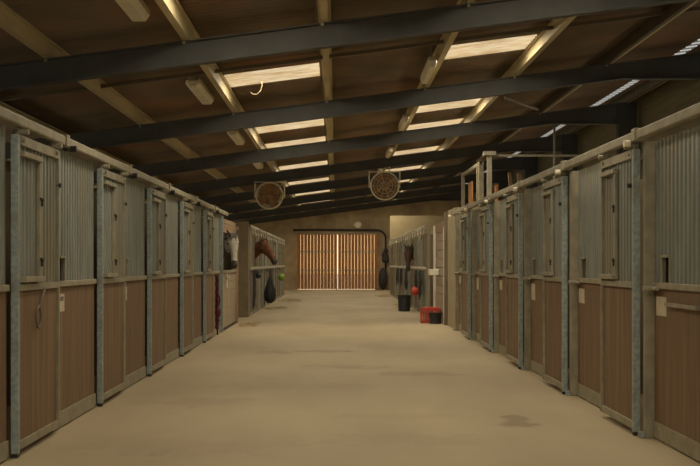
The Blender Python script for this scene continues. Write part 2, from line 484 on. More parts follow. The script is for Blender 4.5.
# ------------------------------------------------------------------ ceiling battens
def batten(x, y0, z, label, L=1.65, wdt=0.10):
    p = thing('ceiling_lamp', label, 'lamp', (x, y0, z), 'unlit batten lamps under the roof')
    prof = [(-wdt, 0.05), (-wdt, 0.0), (-wdt*0.6, -0.055), (wdt*0.6, -0.055), (wdt, 0.0), (wdt, 0.05)]
    rings = []
    for (yy, s) in ((0, 0.72), (0.06, 1), (L-0.06, 1), (L, 0.72)):
        rings.append([V((a*s, yy, b*s)) for a, b in prof])
    MB().ring_faces(rings).build('diffuser', M['lamp'], p)
    MB().box(-wdt*0.8, wdt*0.8, 0.05, L-0.05, 0.05, 0.085).build('housing', M['fanrim'], p)
    top = roof_z(x) - z
    for yy in (0.3, L-0.3):
        MB().box(-0.012, 0.012, yy-0.02, yy+0.02, 0.085, top-0.03).build('hanger', M['rail'], p)
for i in range(7):
    batten(-1.83, 9.1+5.6*i, 2.30+EYE, 'cream plastic batten lamp left of the left skylights, %s from the camera' % ORD[i])
for i in range(5):
    batten(1.22, 14.5+5.6*i, 2.52+EYE, 'slim batten lamp left of the right skylights, %s from the camera' % ORD[i], 1.4, 0.06)

# ------------------------------------------------------------------ hanging fans
def fan(x, y, z, r, label, kind):
    p = thing('hanging_fan', label, 'fan', (x, y, z))
    sh = MB()
    prof = [(r*0.93, -0.16), (r, -0.17), (r*1.03, -0.14), (r*0.98, 0.0), (r*0.98, 0.14), (r*0.94, 0.15), (r*0.93, 0.0)]
    rings = []
    n = 36
    for (rr, h) in prof + [prof[0]]:
        rings.append([V((rr*math.cos(2*math.pi*i/n), h, rr*math.sin(2*math.pi*i/n))) for i in range(n)])
    sh.ring_faces(rings, caps=False)
    sh.build('shell', M['fanrim'], p, smooth=True)
    MB().lathe([(r*0.05, 0.10), (r*0.945, 0.10), (r*0.945, 0.13), (r*0.05, 0.13)], axis='y', n=32).build('back_plate', M['fandark'], p)
    if not kind:  # cream plate and raised brown disc imitate the lit lower inside of the drum
        MB().lathe([(0.01, 0.075), (r*0.93, 0.075), (r*0.93, 0.095), (0.01, 0.095)], axis='y', n=32).build('lit_crescent_plate', M['fanrim'], p)
        MB().lathe([(0.01, 0.03), (r*0.78, 0.03), (r*0.78, 0.07), (0.01, 0.07)], c=(0, 0, r*0.14), axis='y', n=32).build('crescent_mask_disc', M['fandark'], p)
    MB().lathe([(0.03, -0.10), (0.07, -0.08), (0.08, 0.0), (0.08, 0.1)], axis='y', n=16).build('motor', M['fandark'], p, smooth=True)
    for k in range(4):
        a = 2*math.pi*k/4 + 0.5
        ca, sa = math.cos(a), math.sin(a)
        rr = []
        for (d, wd_, tw_) in ((0.07, 0.05, 0.8), (r*0.5, 0.10, 0.55), (r*0.88, 0.12, 0.4)):
            c = V((ca*d, -0.02, sa*d))
            t = V((-sa, 0, ca))
            u = (t*math.cos(tw_) + V((0, 1, 0))*math.sin(tw_))*wd_
            nn = u.normalized().cross(V((ca, 0, sa)))*0.005
            rr.append([c-u-nn, c+u-nn, c+u+nn, c-u+nn])
        MB().ring_faces(rr).build('blade', M['fandark'], p)
    g = MB()
    if kind:
        for rr in (0.3, 0.55, 0.78):
            g.tube([(r*rr*math.cos(2*math.pi*i/28), -0.155, r*rr*math.sin(2*math.pi*i/28)) for i in range(28)], 0.005, 5, True)
        for k in range(10):
            a = 2*math.pi*k/10
            g.cyl((0.04*math.cos(a), -0.155, 0.04*math.sin(a)), (r*0.97*math.cos(a), -0.155, r*0.97*math.sin(a)), 0.005, n=5)
        g.build('grille', M['fanrim'], p)
    y_ = MB()
    rt = rb(x) - z
    for sx in (-1, 1):
        y_.box(sx*(r+0.03)-0.012, sx*(r+0.03)+0.012, -0.03, 0.03, -0.04, r*0.98)
        y_.box(min(sx*(r*0.9), sx*(r+0.04)), max(sx*(r*0.9), sx*(r+0.04)), -0.02, 0.02, -0.012, 0.012)
    y_.box(-(r+0.042), r+0.042, -0.03, 0.03, r*0.98, r*0.98+0.025)
    for sx in (-0.12, 0.12):
        rt = rb(x+sx-0.015) - z
        y_.box(sx-0.015, sx+0.015, -0.02, 0.02, r*0.98+0.02, rt)
    y_.build('yoke', M['fanrim'], p)
    return p
fan(-1.64, 28.44, 1.66+EYE, 0.335, 'round drum fan hanging from the roof over the left of the aisle', 0)
fan(1.20, 28.44, 1.90+EYE, 0.35, 'round caged fan hanging from the roof over the right of the aisle', 1)

# ------------------------------------------------------------------ stall fronts with sliding doors
MID = EYE - 0.145
class Loc:
    """boxes along a row: u runs away from the camera, v towards the aisle"""
    def __init__(s, ax): s.ax = ax
    def box(s, mb, u0, u1, v0, v1, z0, z1):
        a, b = sorted((s.ax*v0, s.ax*v1))
        mb.box(a, b, u0, u1, z0, z1)
        return mb
def corrugated(ax, u0, u1, v, z0, z1, pitch=0.095, dep=0.017, holes=()):
    """vertical ribbed sheet, hole list (u0, u1, ztop) starting at z0"""
    mb = MB()
    def strip(ua, ub, za, zb):
        pts = []
        k = math.floor(ua/pitch)
        us = {round(ua, 5), round(ub, 5)}
        while k*pitch < ub:
            for d in (0, 0.30, 0.42, 0.88):
                q = (k+d)*pitch
                if ua < q < ub: us.add(round(q, 5))
            k += 1
        for u in sorted(us):
            ph = (u/pitch) % 1.0
            h = dep if 0.42 <= ph + 1e-4 <= 0.8801 else (0 if ph < 0.301 or ph > 0.9999 else (ph-0.30)/0.12*dep if ph < 0.42 else (1-ph)/0.12*dep)
            pts.append((u, v+h))
        rings = []
        for (u, vv) in pts:
            rings.append([V((ax*vv, u, za)), V((ax*vv, u, zb)), V((ax*(vv-0.004), u, zb)), V((ax*(vv-0.004), u, za))])
        mb.ring_faces(rings)
    cur = u0
    for (a, b, zt) in holes:
        if a > cur: strip(cur, a, z0, z1)
        strip(a, b, zt, z1)
        cur = b
    strip(cur, u1, z0, z1)
    return mb

def stall_front(side, X, y0, L, label, idx):
    ax = 1 if side < 0 else -1
    q = Loc(ax)
    p = thing('stall_front', label, 'horse stall', (X, y0, 0), 'stall fronts in the %s row' % ('left' if side < 0 else 'right'))
    if side < 0: d0, d1, dv0, dv1, hu0, hu1, su, cu = 0.0, 1.17, 0.004, 0.056, 0.10, 0.60, 1.40, 1.32
    else:        d0, d1, dv0, dv1, hu0, hu1, su, cu = 0.03, 1.12, 0.068, 0.122, 0.60, 1.08, 2.27, 2.36
    rnd = random.Random(idx*13+side)
    TOP = 2.235
    # fixed frame
    q.box(MB(), L-0.11 if side < 0 else L-0.075, L-0.035, -0.10 if side < 0 else -0.06, -0.04 if side < 0 else 0.064, 0, TOP).build('post', M['rail'], p, bevel=0.004)
    f0 = d1-0.03 if side < 0 else d1-0.05
    f1 = L-0.045 if side < 0 else L-0.075
    q.box(MB(), f0, f1, -0.035, 0.004 if side < 0 else 0.0, 0.012, 0.13).build('bottom_rail', M['rail'], p)
    fr = MB(); q.box(fr, f0, f1, -0.04, 0.012, MID-0.045, MID); fr.build('mid_rail', M['rail'], p, bevel=0.004)
    q.box(MB(), f0, f0+0.06, -0.036, 0.0, 0.13, TOP).build('stile', M['rail'], p)
    q.box(MB(), f0+0.06, f1, -0.03, -0.012, 0.13, MID-0.045).build('lower_panel', M['ply'], p)
    corrugated(ax, f0+0.06, f1, -0.032, MID, TOP, holes=[(su, su+0.175, MID+0.185)]).build('upper_panel', M['corr'], p)
    sf = MB()
    q.box(sf, su-0.02, su+0.195, -0.03, 0.012, MID+0.185, MID+0.205)
    q.box(sf, su-0.02, su, -0.03, 0.0, MID, MID+0.185); q.box(sf, su+0.175, su+0.195, -0.03, 0.0, MID, MID+0.185)
    sf.build('slot_frame', M['rail'], p)
    hp = MB()  # black box added behind the slot to keep the opening dark
    q.box(hp, su-0.02, su+0.195, -0.19, -0.18, MID-0.02, MID+0.22); q.box(hp, su-0.03, su-0.02, -0.19, -0.035, MID-0.02, MID+0.22)
    q.box(hp, su+0.195, su+0.205, -0.19, -0.035, MID-0.02, MID+0.22); q.box(hp, su-0.02, su+0.195, -0.19, -0.035, MID+0.21, MID+0.22)
    hp.build('slot_shade_box', M['black'], p)
    ch = 0.14 if rnd.random() < 0.6 else 0.20
    cw = 0.245 if side > 0 else 0.26
    if idx != 9:
        cz = EYE-0.25
        c = q.box(MB(), cu, cu+cw, -0.012, -0.006, cz-ch, cz).build('name_card', M['card'], p)
        ik = MB()
        if idx == 1 and side < 0:
            q.box(ik, cu+0.05, cu+cw-0.03, -0.006, -0.004, cz-0.055, cz-0.02)
            q.box(ik, cu+0.03, cu+0.07, -0.006, -0.004, cz-0.08, cz-0.055)
        elif side < 0:
            for k in range(3):
                q.box(ik, cu+0.03, cu+cw-0.03-0.03*(k % 2), -0.006, -0.005, cz-0.035-0.032*k, cz-0.028-0.032*k)
        if ik.v: ik.build('writing', M['ink'], c)
    if side > 0:
        lt = MB(); lt.cyl((-0.02, L-0.17, EYE-0.19), (ax*0.10, L-0.17, EYE-0.19), 0.020, n=10)
        lt.cyl((ax*0.03, L-0.30, EYE-0.19), (ax*0.03, L-0.06, EYE-0.19), 0.014, n=8)
        lt.build('latch', M['rail'], p)
        q.box(MB(), L-0.078, L-0.03, 0.066, 0.105, 0.0, 0.05).build('floor_guide', M['galv'], p, bevel=0.004)
    # partition behind the post
    a, b = sorted((-ax*0.08, -ax*3.4))
    pt = MB(); pt.box(a, b, L-0.09, L-0.04, 0.02, 2.15)
    pt.build('partition', M['oldwood'], p)
    # sliding door
    zb = 0.05
    dtop = EYE+0.87
    d = MB()
    q.box(d, d0+0.045, d1-0.035, dv0+0.004, dv1-0.003, zb, zb+0.055)
    q.box(d, d0+0.045, d1-0.035, dv0+0.004, dv1+0.002, MID-0.045, MID)
    q.box(d, d0+0.045, d1-0.035, dv0+0.004, dv1+0.002, dtop-0.065, dtop)
    q.box(d, d1-0.035, d1, dv0, dv1, zb, dtop)
    door = d.build('sliding_door', M['rail'], p)
    tag_l(q.box(MB(), d0, d0+0.045, dv0, dv1, zb-0.02, dtop).build('galvanised_stile', M['galv'], door, bevel=0.004), 'bluish galvanised door edge')
    q.box(MB(), d0, d0+0.05, dv0+0.004, dv1-0.004, 0.004, zb-0.02).build('door_foot', M['black'], door)
    q.box(MB(), d0+0.045, d1-0.035, dv0+0.014, dv0+0.032, zb+0.055, MID-0.045).build('door_panel', M['ply'], door)
    corrugated(ax, d0+0.045, d1-0.035, dv0+0.012, MID, dtop-0.065).build('door_sheet', M['corr'], door)
    h = MB()
    zt = dtop-0.105
    q.box(h, hu0-0.01, hu1, dv1-0.022, dv1+0.030, MID+0.012, MID+0.05)
    q.box(h, hu0-0.01, hu1, dv1-0.022, dv1+0.020, zt-0.035, zt)
    hs = hu1-0.05 if side < 0 else hu0
    q.box(h, hs, hs+0.05, dv1-0.022, dv1+0.004, MID+0.05, zt-0.035)
    h.build('hatch_frame', M['rail'], door, bevel=0.003)
    for z in (EYE+0.02, EYE+0.455):
        bl = MB()
        bu = hs+0.04 if side < 0 else hs+0.01
        bl.cyl((ax*(dv1+0.002), bu, z), (ax*(dv1+0.022), bu, z), 0.010, n=8)
        q.box(bl, bu-0.045 if side < 0 else bu, bu if side < 0 else bu+0.045, dv1+0.006, dv1+0.016, z+0.004, z+0.018)
        bl.cyl((ax*(dv1+0.012), bu, z+0.012), (ax*(dv1+0.012), bu, z-0.045), 0.007, n=6)
        bl.build('bolt', M['dark'], door)
    kb = MB()
    ku = d1-0.018 if side < 0 else d0+0.13
    kb.cyl((ax*(dv1-0.02), ku, EYE+0.60), (ax*(dv1+0.014), ku, EYE+0.60), 0.018, n=12)
    kb.build('knob', M['dark'], door)
    for uu in (d0+0.10, d1-0.12):
        hg = MB()
        q.box(hg, uu-0.03, uu+0.03, dv0+0.02, dv0+0.035, dtop-0.03, 2.238)
        hg.cyl((ax*(dv0+0.0), uu, dtop+0.026), (ax*(dv1+0.045), uu, dtop+0.026), 0.020, n=12)
        hg.cyl((ax*(dv1-0.01), uu, dtop-0.03), (ax*(dv1+0.02), uu, dtop-0.03), 0.016, n=10)
        hg.build('roller_hanger', M['rail'], door)
    return p
def tag_l(o, label):
    o['label'] = label
    return o

XL, XR = -2.20, 2.39
LL, LR = 2.8, 2.75
YL0, YR0 = 7.76-2.8, 8.744-2.75
look_l = ['nearest left stall front, its card panel cut by the left picture edge',
          'left stall front with a dark pull ring on its door, closest one shown whole',
          'left stall front, second whole one from the camera along the aisle',
          'left stall front, third whole one from the camera along the aisle',
          'left stall front, fourth whole one, just before the one with the maroon rope',
          'left stall front with the maroon rope hanging on it, before the grey horse']
for i in range(6):
    stall_front(-1, XL, YL0+LL*i, LL, look_l[i], i)
look_r = ['nearest right stall front, cut by the right picture edge, white card beside its latch',
          'right stall front with corrugated upper half, closest one shown whole',
          'right stall front, second whole one from the camera along the aisle',
          'right stall front, third whole one from the camera along the aisle',
          'right stall front, fourth whole one, below the pipe frame',
          'last right stall front, against the concrete pier']
for i in range(6):
    stall_front(1, XR, YR0+LR*i, LR, look_r[i], i)
# small extras on single fronts
r0 = [o for o in bpy.data.objects if o.name.startswith('stall_front')]
MB().box(-0.03, 0.0, 1.55, 2.28, EYE-0.31, EYE-0.285).build('ledge', M['rail'], r0[6])
ring_ = MB(); q_ = 0.056
ring_.tube([(q_+0.004, 0.52+0.06*math.cos(a), EYE-0.39+0.075*math.sin(a)) for a in [2*math.pi*i/20 for i in range(20)]], 0.009, 6, True)
ring_.tube([(q_+0.004, 0.56, EYE-0.32), (q_+0.004, 0.62, EYE-0.25), (q_+0.004, 0.70, EYE-0.19)], 0.009)
ring_.build('pull_ring', M['steelb'], r0[1])

def track(X, ax, y0, y1, label, ys):
    p = thing('door_track', label, 'door track', (X, y0, 0), 'sliding door tracks')
    q = Loc(ax)
    L = y1-y0
    v0, v1 = (0.015, 0.07) if ax > 0 else (0.07, 0.135)
    q.box(MB(), 0, L, v0, v1, 2.248, 2.322).build('rail', M['rail'], p, bevel=0.012)
    for yy in ys:
        u = yy-y0
        q.box(MB(), u-0.05, u+0.05, v0-0.02, v1+0.012, 2.242, 2.335).build('bracket', M['rail'], p, bevel=0.004)
        cp = MB()
        cp.cyl((ax*(v1+0.0), u+0.12, 2.235), (ax*(v1+0.05), u+0.12, 2.235), 0.026, n=12)
        cp.build('end_stop', M['dark'] if ax > 0 else M['lamp'], p)
    return p
track(XL, 1, 4.9, 22.75, 'cream sliding door track along the top of the left stalls', [YL0+LL*i+1.35 for i in range(6)])
track(XR, -1, 5.9, 22.50, 'cream sliding door track along the top of the right stalls', [YR0+LR*i-0.05 for i in range(1, 7)])

# ------------------------------------------------------------------ open stall of the grey horse
def planks(mb, q, u0, u1, v0, v1, z0, z1, wd, vertical=True, gap=0.006):
    if vertical:
        n = max(1, round((u1-u0)/wd)); s_ = (u1-u0)/n
        for i in range(n): q.box(mb, u0+i*s_, u0+(i+1)*s_-gap, v0, v1, z0, z1)
    else:
        n = max(1, round((z1-z0)/wd)); s_ = (z1-z0)/n
        for i in range(n): q.box(mb, u0, u1, v0, v1, z0+i*s_, z0+(i+1)*s_-gap)
    return mb
q = Loc(1)
p = thing('open_stall_front', 'pale boarded half door with the grey horse looking over it', 'horse stall', (XL, 21.85, 0))
q.box(MB(), 0, 0.07, -0.03, 0.05, 0, 2.22).build('post', M['galv'], p)
tag_l(q.box(MB(), 3.32, 3.42, -0.05, 0.05, 0, 2.12).build('post', M['wood'], p), 'pale worn wooden end post')
planks(MB(), q, 0.07, 3.32, -0.03, 0.0, 0.05, MID-0.04, 0.19, False).build('half_door', M['paleboard'], p)
q.box(MB(), 0.07, 3.32, -0.04, 0.025, MID-0.05, MID).build('mid_rail', M['rail'], p)
planks(MB(), q, 0.07, 3.32, -0.03, 0.0, 1.93, 2.20, 0.09, False).build('header_board', M['wood'], p)
planks(MB(), q, 2.85, 3.32, -0.03, 0.0, MID, 1.93, 0.16).build('side_boards', M['wood'], p)
lt = MB(); lt.cyl((0.03, 1.0, MID-0.12), (0.03, 1.5, MID-0.16), 0.018); lt.box(0.0, 0.02, 1.2, 1.28, MID-0.35, MID-0.06)
lt.build('bolt', M['white'], p)
q.box(MB(), 0.2, 3.3, -0.02, 0.02, 0.005, 0.05).build('door_foot', M['dark'], p)
a_ = MB().box(-3.4, -0.06, 3.36, 3.42, 0.0, 2.1); a_.build('partition', M['oldwood'], p)

struct(MB().box(X_LW, -2.14, 28.0, 28.22, 0, 2.33).build('wall_cross_left', M['blockd']))
struct(MB().box(2.36, 5.55, 22.62, 24.3, 0, 2.42).build('wall_pier', M['pierblock']))
struct(MB().box(2.25, X_RW, 47.7, 47.95, 0, 1.96+EYE).build('wall_cross_right', M['render']))

# boarded section after the pier
q = Loc(-1)
p = thing('boarded_stall_front', 'pale horizontal boards between two posts beyond the concrete pier', 'horse stall', (2.36, 24.32, 0))
q.box(MB(), 0.02, 0.16, -0.03, 0.06, 0, 2.40).build('post', M['oldwood'], p)
q.box(MB(), 0.35, 0.45, -0.03, 0.05, 0, 2.1).build('post', M['white'], p)
q.box(MB(), 2.9, 3.02, -0.03, 0.05, 0, 2.2).build('post', M['white'], p)
tag_l(q.box(MB(), 0.16, 0.35, -0.03, 0.0, 0, 2.2).build('side_board', M['oldwood'], p), 'darker brown upright board')
planks(MB(), q, 0.45, 2.9, -0.03, 0.0, 0.03, 2.02, 0.2, False, 0.014).build('boards', M['paleboard'], p)
q.box(MB(), 0.35, 3.3, -0.03, 0.01, 2.02, 2.24).build('header_board', M['wood'], p)
bx = MB(); bx.box(-0.22, -0.01, 0, 0.42, 0, 0.14)
sb = bx.build('wall_box', M['white'], None, bevel=0.015); sb.location = (2.36, 26.3, 1.04)
tag(sb, 'small cream box fixed on the pale boards above the red crate', 'box')

# ------------------------------------------------------------------ older stalls at the far end
def old_stall(side, X, y0, L, label, openu=None, idx=0):
    ax = 1 if side < 0 else -1
    q = Loc(ax)
    p = thing('old_stall_front', label, 'horse stall', (X, y0, 0), 'older stall fronts at the far end, %s side' % ('left' if side < 0 else 'right'))
    T = 2.16
    for u in (0.0, L*0.5, L-0.09):
        q.box(MB(), u, u+0.07, -0.03, 0.04, 0, T+0.02).build('post', M['rail'], p)
    lo_ = MB()
    planks(lo_, q, 0.07, L*0.5, -0.03, 0.0, 0.06, MID-0.05, 0.16); planks(lo_, q, L*0.5+0.07, L-0.09, -0.03, 0.0, 0.06, MID-0.05, 0.16)
    lo_.build('lower_panel', M['corr'] if idx % 2 else M['oldwood'], p)
    mr_ = MB(); mr_.cyl((ax*0.045, 0, MID-0.02), (ax*0.045, L, MID-0.02), 0.02, n=10); mr_.build('mid_rail', M['rail'], p)
    q.box(MB(), 0, L-0.02, -0.02, 0.02, 0.005, 0.06).build('bottom_rail', M['rail'], p)
    halves = [(0.07, L*0.5), (L*0.5+0.07, L-0.09)]
    for k, (a, b) in enumerate(halves):
        if openu == k: continue
        if (k + idx) % 3 == 0:
            for i in range(1, int((b-a)/0.10)):
                u = a+(b-a)*i/int((b-a)/0.10)
                MB().cyl((-ax*0.015, u, MID-0.05), (-ax*0.015, u, T), 0.012, n=6).build('grille_bar', M['rail'], p)
        else:
            tt = T-0.22 if k else T-0.10
            planks(MB(), q, a, b, -0.03, 0.0, MID, tt, 0.16).build('upper_panel', (M['corr'], M['oldwood'])[(idx+k) % 2], p)
    tr = MB(); tr.cyl((ax*0.05, 0, T+0.07), (ax*0.05, L, T+0.07), 0.024, n=10)
    tr.build('top_rail', M['rail'], p, smooth=True)
    for i in range(6):
        u = L*(i+0.4)/6.3
        cm = MB()
        q.box(cm, u-0.02, u+0.02, 0.02, 0.08, T+0.03, T+0.10)
        if i % 2: cm.tube([(ax*0.05, u, T+0.03), (ax*0.07, u+0.08, T-0.04), (ax*0.08, u+0.02, T-0.12), (ax*0.07, u-0.06, T-0.06)], 0.014, 6)
        cm.build('clamp', M['white'], p)
    for i in range(5):
        u = L*(i+0.6)/5.3
        MB().cyl((ax*0.03, u, MID), (ax*0.09, u, MID+0.05), 0.014, n=8).build('hook', M['white'], p)
    a, b = sorted((-ax*0.06, -ax*3.3))
    MB().box(a, b, L-0.08, L-0.03, 0.0, 2.1).build('partition', M['oldwood'], p)
    return p
OL, OR_ = 3.15, 3.25
XLB, XRB = -2.16, 2.27
for i in range(6):
    lab = ['older stall front on the left that the bay horse looks out of',
           'older left stall front with the black hay net, just past the bay horse',
           'older left stall front, third past the concrete cross wall',
           'older left stall front, fourth past the concrete cross wall', 'older left stall front, fifth, behind the green ball',
           'last older left stall front before the slatted gate'][i]
    old_stall(-1, XLB, 28.24+OL*i, OL, lab, 1 if i == 0 else None, i)
for i in range(6):
    lab = ['older right stall front next to the pale boards, behind the red ball',
           'older right stall front that the dark bay horse looks out of',
           'older right stall front just past the dark bay horse', 'older right stall front, fourth past the boards',
           'older right stall front, fifth past the boards', 'last older right stall front before the slatted gate'][i]
    old_stall(1, XRB, 28.1+OR_*i, OR_, lab, 1 if i == 1 else None, i+1)

# ------------------------------------------------------------------ far gate
gy = Y_END-0.10
gt = thing('slatted_gate', 'double gate of upright orange-brown boards with daylight between them at the aisle end', 'gate', (0.06, gy, 0))
def leaf(x0, x1, nm):
    n = 12
    s_ = (x1-x0)/n
    for i in range(n):
        MB().box(x0+i*s_+0.007, x0+(i+1)*s_-0.007, -0.02, 0.02, 0.045, 2.74).build('board', M['gatewood'], gt)
    for z in (0.95, 1.85): MB().box(x0+0.01, x1-0.01, -0.045, -0.02, z, z+0.045).build('cross_bar', M['rail'], gt)
leaf(-1.96, -0.005, 'left'); leaf(0.04, 1.98, 'right')
fr = MB(); fr.box(-1.96, 1.98, -0.03, 0.03, 2.74, 2.80); fr.build('top_rail', M['rail'], gt)
MB().box(-0.05, -0.02, -0.05, -0.02, 0.0, 0.5).build('drop_bolt', M['dark'], gt)
arch = []
for i in range(13):
    a = math.pi/2*(1-i/12)
    arch.append((2.02+0.42*math.cos(a), Y_END-0.12, 2.52+0.42*math.sin(a)))
pts = [(-2.1, Y_END-0.12, 2.94), (-1, Y_END-0.12, 2.95), (1.0, Y_END-0.12, 2.945)] + arch + [(2.44, Y_END-0.12, 2.0), (2.44, Y_END-0.12, 0.9)]
tag(MB().tube(pts, 0.05, 10).build('gate_track', M['dark'], smooth=True), 'dark rounded track over the slatted gate, curving down at its right', 'track')
lm = MB(); lm.ball((0, 0, 0), 0.16, 14, (1.3, 0.5, 1))
o = lm.build('wall_lamp', M['lamp'], smooth=True); o.location = (1.08, Y_END-0.10, 3.2)
tag(o, 'round cream bulkhead lamp on the wall above the gate', 'lamp')
bg_ = MB(); bg_.ball((0, 0, 0.55), 0.55, 14, (0.42, 0.3, 1.0))
o = bg_.build('rubbish_sack', M['black'], smooth=True); o.location = (2.30, Y_END-0.45, 0)
tag(o, 'dark sack standing against the far wall right of the gate', 'sack')
gl = MB()
for k in range(7):
    gl.ball((random.uniform(-.12, .12), 0, random.uniform(-.3, .3)), 0.12, 8, (1, 0.5, 1.2))
o = gl.build('hanging_coat', M['dark'], smooth=True); o.location = (2.46, Y_END-0.255, 1.72)
tag(o, 'dark clothing hung on the wall right of the gate', 'coat')

# ------------------------------------------------------------------ pipe frame and items over the right stalls
p = thing('pipe_frame', 'tall cream pipe frame standing in the right stalls near the pier', 'frame', (3.0, 22.4, 0))
for (yy, s_) in ((0.10, 0.045), (1.40, 0.05), (1.75, 0.045), (4.75, 0.04)):
    MB().box(-s_, s_, yy-s_, yy+s_, 0 if not (0.22 < yy < 1.9) else 2.42, 3.42).build('upright', M['rail'], p)
MB().box(-0.03, 0.03, 1.35, 4.8, 3.36, 3.43).build('long_bar', M['rail'], p)
MB().box(-0.03, 2.55, 0.07, 0.11, 3.40, 3.44).build('cross_bar', M['rail'], p)
MB().box(-0.12, 0.12, 0.0, 0.2, 3.42, 3.50).build('bracket', M['rail'], p)
o = MB().box(-0.012, 0.012, 0, 0.75, 0, 3.18).build('leaning_board', M['orange'], None); o.location = (3.10, 26.1, 0)
tag(o, 'upright orange board between the uprights of the pipe frame', 'board')
o = MB().box(-0.02, 0.02, 0, 0.35, 0, 3.0).build('leaning_board', M['gatewood'], None); o.location = (3.45, 24.6, 0)
tag(o, 'narrow brown board standing behind the pipe frame', 'board')
tag(MB().cyl((4.34, 22.85, 0), (4.34, 22.85, 2.75+EYE), 0.022, n=10).build('steel_pole', M['rail'], smooth=True),
    'thin upright pole rising from the right stalls to the roof frame', 'pole')
for k, (xa, ya, za, xb, zb_) in enumerate(((3.35, 22.0, 0, 3.15, 2.98), (3.62, 22.0, 0, 3.42, 2.98))):
    o = MB().box(-0.03, 0.03, -0.02, 0.02, 0, za+2.95).build('leaning_plank', M['wood'])
    o.location = (xa, ya-1.5, 0); o.rotation_euler = (0, math.radians(-5 if k == 0 else -7), 0)
    tag(o, ('pale plank end sticking up behind the right stalls, left of a pair', 'pale plank end sticking up behind the right stalls, right of a pair')[k], 'plank')

# ------------------------------------------------------------------ horses
def ell(c, s_, u_, a, b, n=18):
    return [c + s_*a*math.cos(2*math.pi*i/n) + u_*b*math.sin(2*math.pi*i/n) for i in range(n)]
def bez(p0, p1, p2, t): return p0*(1-t)**2 + p1*2*t*(1-t) + p2*t*t
def horse(label, loc, rotz, poll, d, nrm, coat, neckm, muz, manem, blaze=False, halter=None, scale=1.0):
    """body points along local +x, poll and face direction in local coordinates"""
    root = thing('horse', label, 'horse', loc, None, rotz)
    mb = MB()
    X_, Y_, Z_ = V((1,0,0)), V((0,1,0)), V((0,0,1))
    tr = [(-1.62, 1.12, .06, .08), (-1.56, 1.16, .20, .24), (-1.35, 1.18, .28, .33), (-1.05, 1.16, .29, .32), (-0.75, 1.12, .29, .33),
          (-0.42, 1.12, .27, .35), (-0.15, 1.16, .23, .32), (0.02, 1.16, .17, .24), (0.08, 1.16, .07, .10)]
    mb.ring_faces([ell(V((x, 0, z)), Y_, Z_, a, b) for x, z, a, b in tr])
    for sy in (-1, 1):
        fl_ = [(-0.12, 1.10, .12, .13), (-0.10, .85, .085, .09), (-0.09, .62, .06, .065), (-0.08, .52, .058, .06), (-0.09, .42, .042, .045),
               (-0.09, .20, .036, .04), (-0.07, .13, .045, .05), (-0.04, .07, .05, .055), (-0.02, .0, .062, .07)]
        mb.ring_faces([ell(V((x, sy*0.15, z)), Y_, X_, a, b, 12) for x, z, a, b in fl_])
        hl = [(-1.32, 1.10, .14, .22), (-1.28, .90, .11, .18), (-1.30, .72, .075, .11), (-1.42, .56, .055, .07), (-1.46, .50, .05, .06),
              (-1.42, .36, .04, .045), (-1.40, .20, .036, .042), (-1.37, .12, .045, .05), (-1.34, .06, .05, .055), (-1.32, 0, .062, .07)]
        mb.ring_faces([ell(V((x, sy*0.16, z)), Y_, X_, a, b, 12) for x, z, a, b in hl])
    poll, d, nrm = V(poll), V(d).normalized(), V(nrm)
    nrm = (nrm - d*nrm.dot(d)).normalized()
    sd = d.cross(nrm)
    # neck
    p0 = V((-0.20, 0, 1.20)); p2 = poll + d*0.09 - nrm*0.06
    p1 = V((0.12 + 0.0, 0, 1.42)) if (p2-p0).length > 0.5 else (p0+p2)/2
    rings = []
    N = 9
    for i in range(N+1):
        t = i/N
        c = bez(p0, p1, p2, t)
        tan = ((p1-p0)*(1-t) + (p2-p1)*t).normalized()
        s0 = tan.cross(Z_).normalized()
        s0 = (s0*(1-t*t) + sd*(t*t)*(1 if sd.dot(s0) > 0 else -1)).normalized()
        s0 = (s0 - tan*s0.dot(tan)).normalized()
        u0 = s0.cross(tan)
        rings.append(ell(c, s0, u0, .19*(1-t)+.085*t, .31*(1-t)**1.1+.15*(1-(1-t)**1.1)))
    mb.ring_faces(rings)
    HL = 0.60*scale
    hr = [(-.05, .035, .04, -.02), (-.02, .065, .085, -.03), (.10, .095, .130, -.055), (.24, .103, .150, -.075), (.36, .090, .130, -.062), (.50, .068, .100, -.043),
          (.65, .056, .078, -.030), (.78, .055, .072, -.026), (.90, .060, .074, -.030), (.97, .052, .062, -.036), (1.02, .028, .03, -.045)]
    mb.ring_faces([ell(poll + d*t*HL + nrm*o_*scale, sd, nrm, a*scale, b*scale) for t, a, b, o_ in hr])
    for sg in (-1, 1):
        e0 = poll + d*0.02 + sd*sg*0.055 + nrm*0.0
        ax_ = (-d*0.9 + nrm*0.2 + sd*sg*0.42).normalized()
        if d.z > -0.5: ax_ = (-d*0.5 + nrm*0.7 + sd*sg*0.15).normalized()
        fr_ = nrm
        mb.ring_faces([ell(e0 + ax_*h, sd, fr_, a, b, 10) for h, a, b in ((0, .03, .03), (.05, .038, .026), (.10, .032, .02), (.15, .014, .012), (.175, .005, .005))])
        # eye ridge and jaw
        mb.ball(poll + d*0.25*HL + sd*sg*0.082 + nrm*0.005, 0.036, 10)
        mb.ball(poll + d*0.27*HL + sd*sg*0.060 - nrm*0.15, 0.060, 10)
        mb.ball(poll + d*0.92*HL + sd*sg*0.034 + nrm*0.012, 0.026, 10)
    body = mb.build('body', coat, root)
    md = body.modifiers.new('r', 'REMESH'); md.mode = 'VOXEL'; md.voxel_size = 0.016
    sm = body.modifiers.new('s', 'SMOOTH'); sm.factor = 0.5; sm.iterations = 4
    dg = bpy.context.evaluated_depsgraph_get(); dg.update()
    me = bpy.data.meshes.new_from_object(body.evaluated_get(dg))
    body.modifiers.clear()
    body.data = me
    me.materials.clear()
    for m_ in (coat, neckm, muz): me.materials.append(m_)
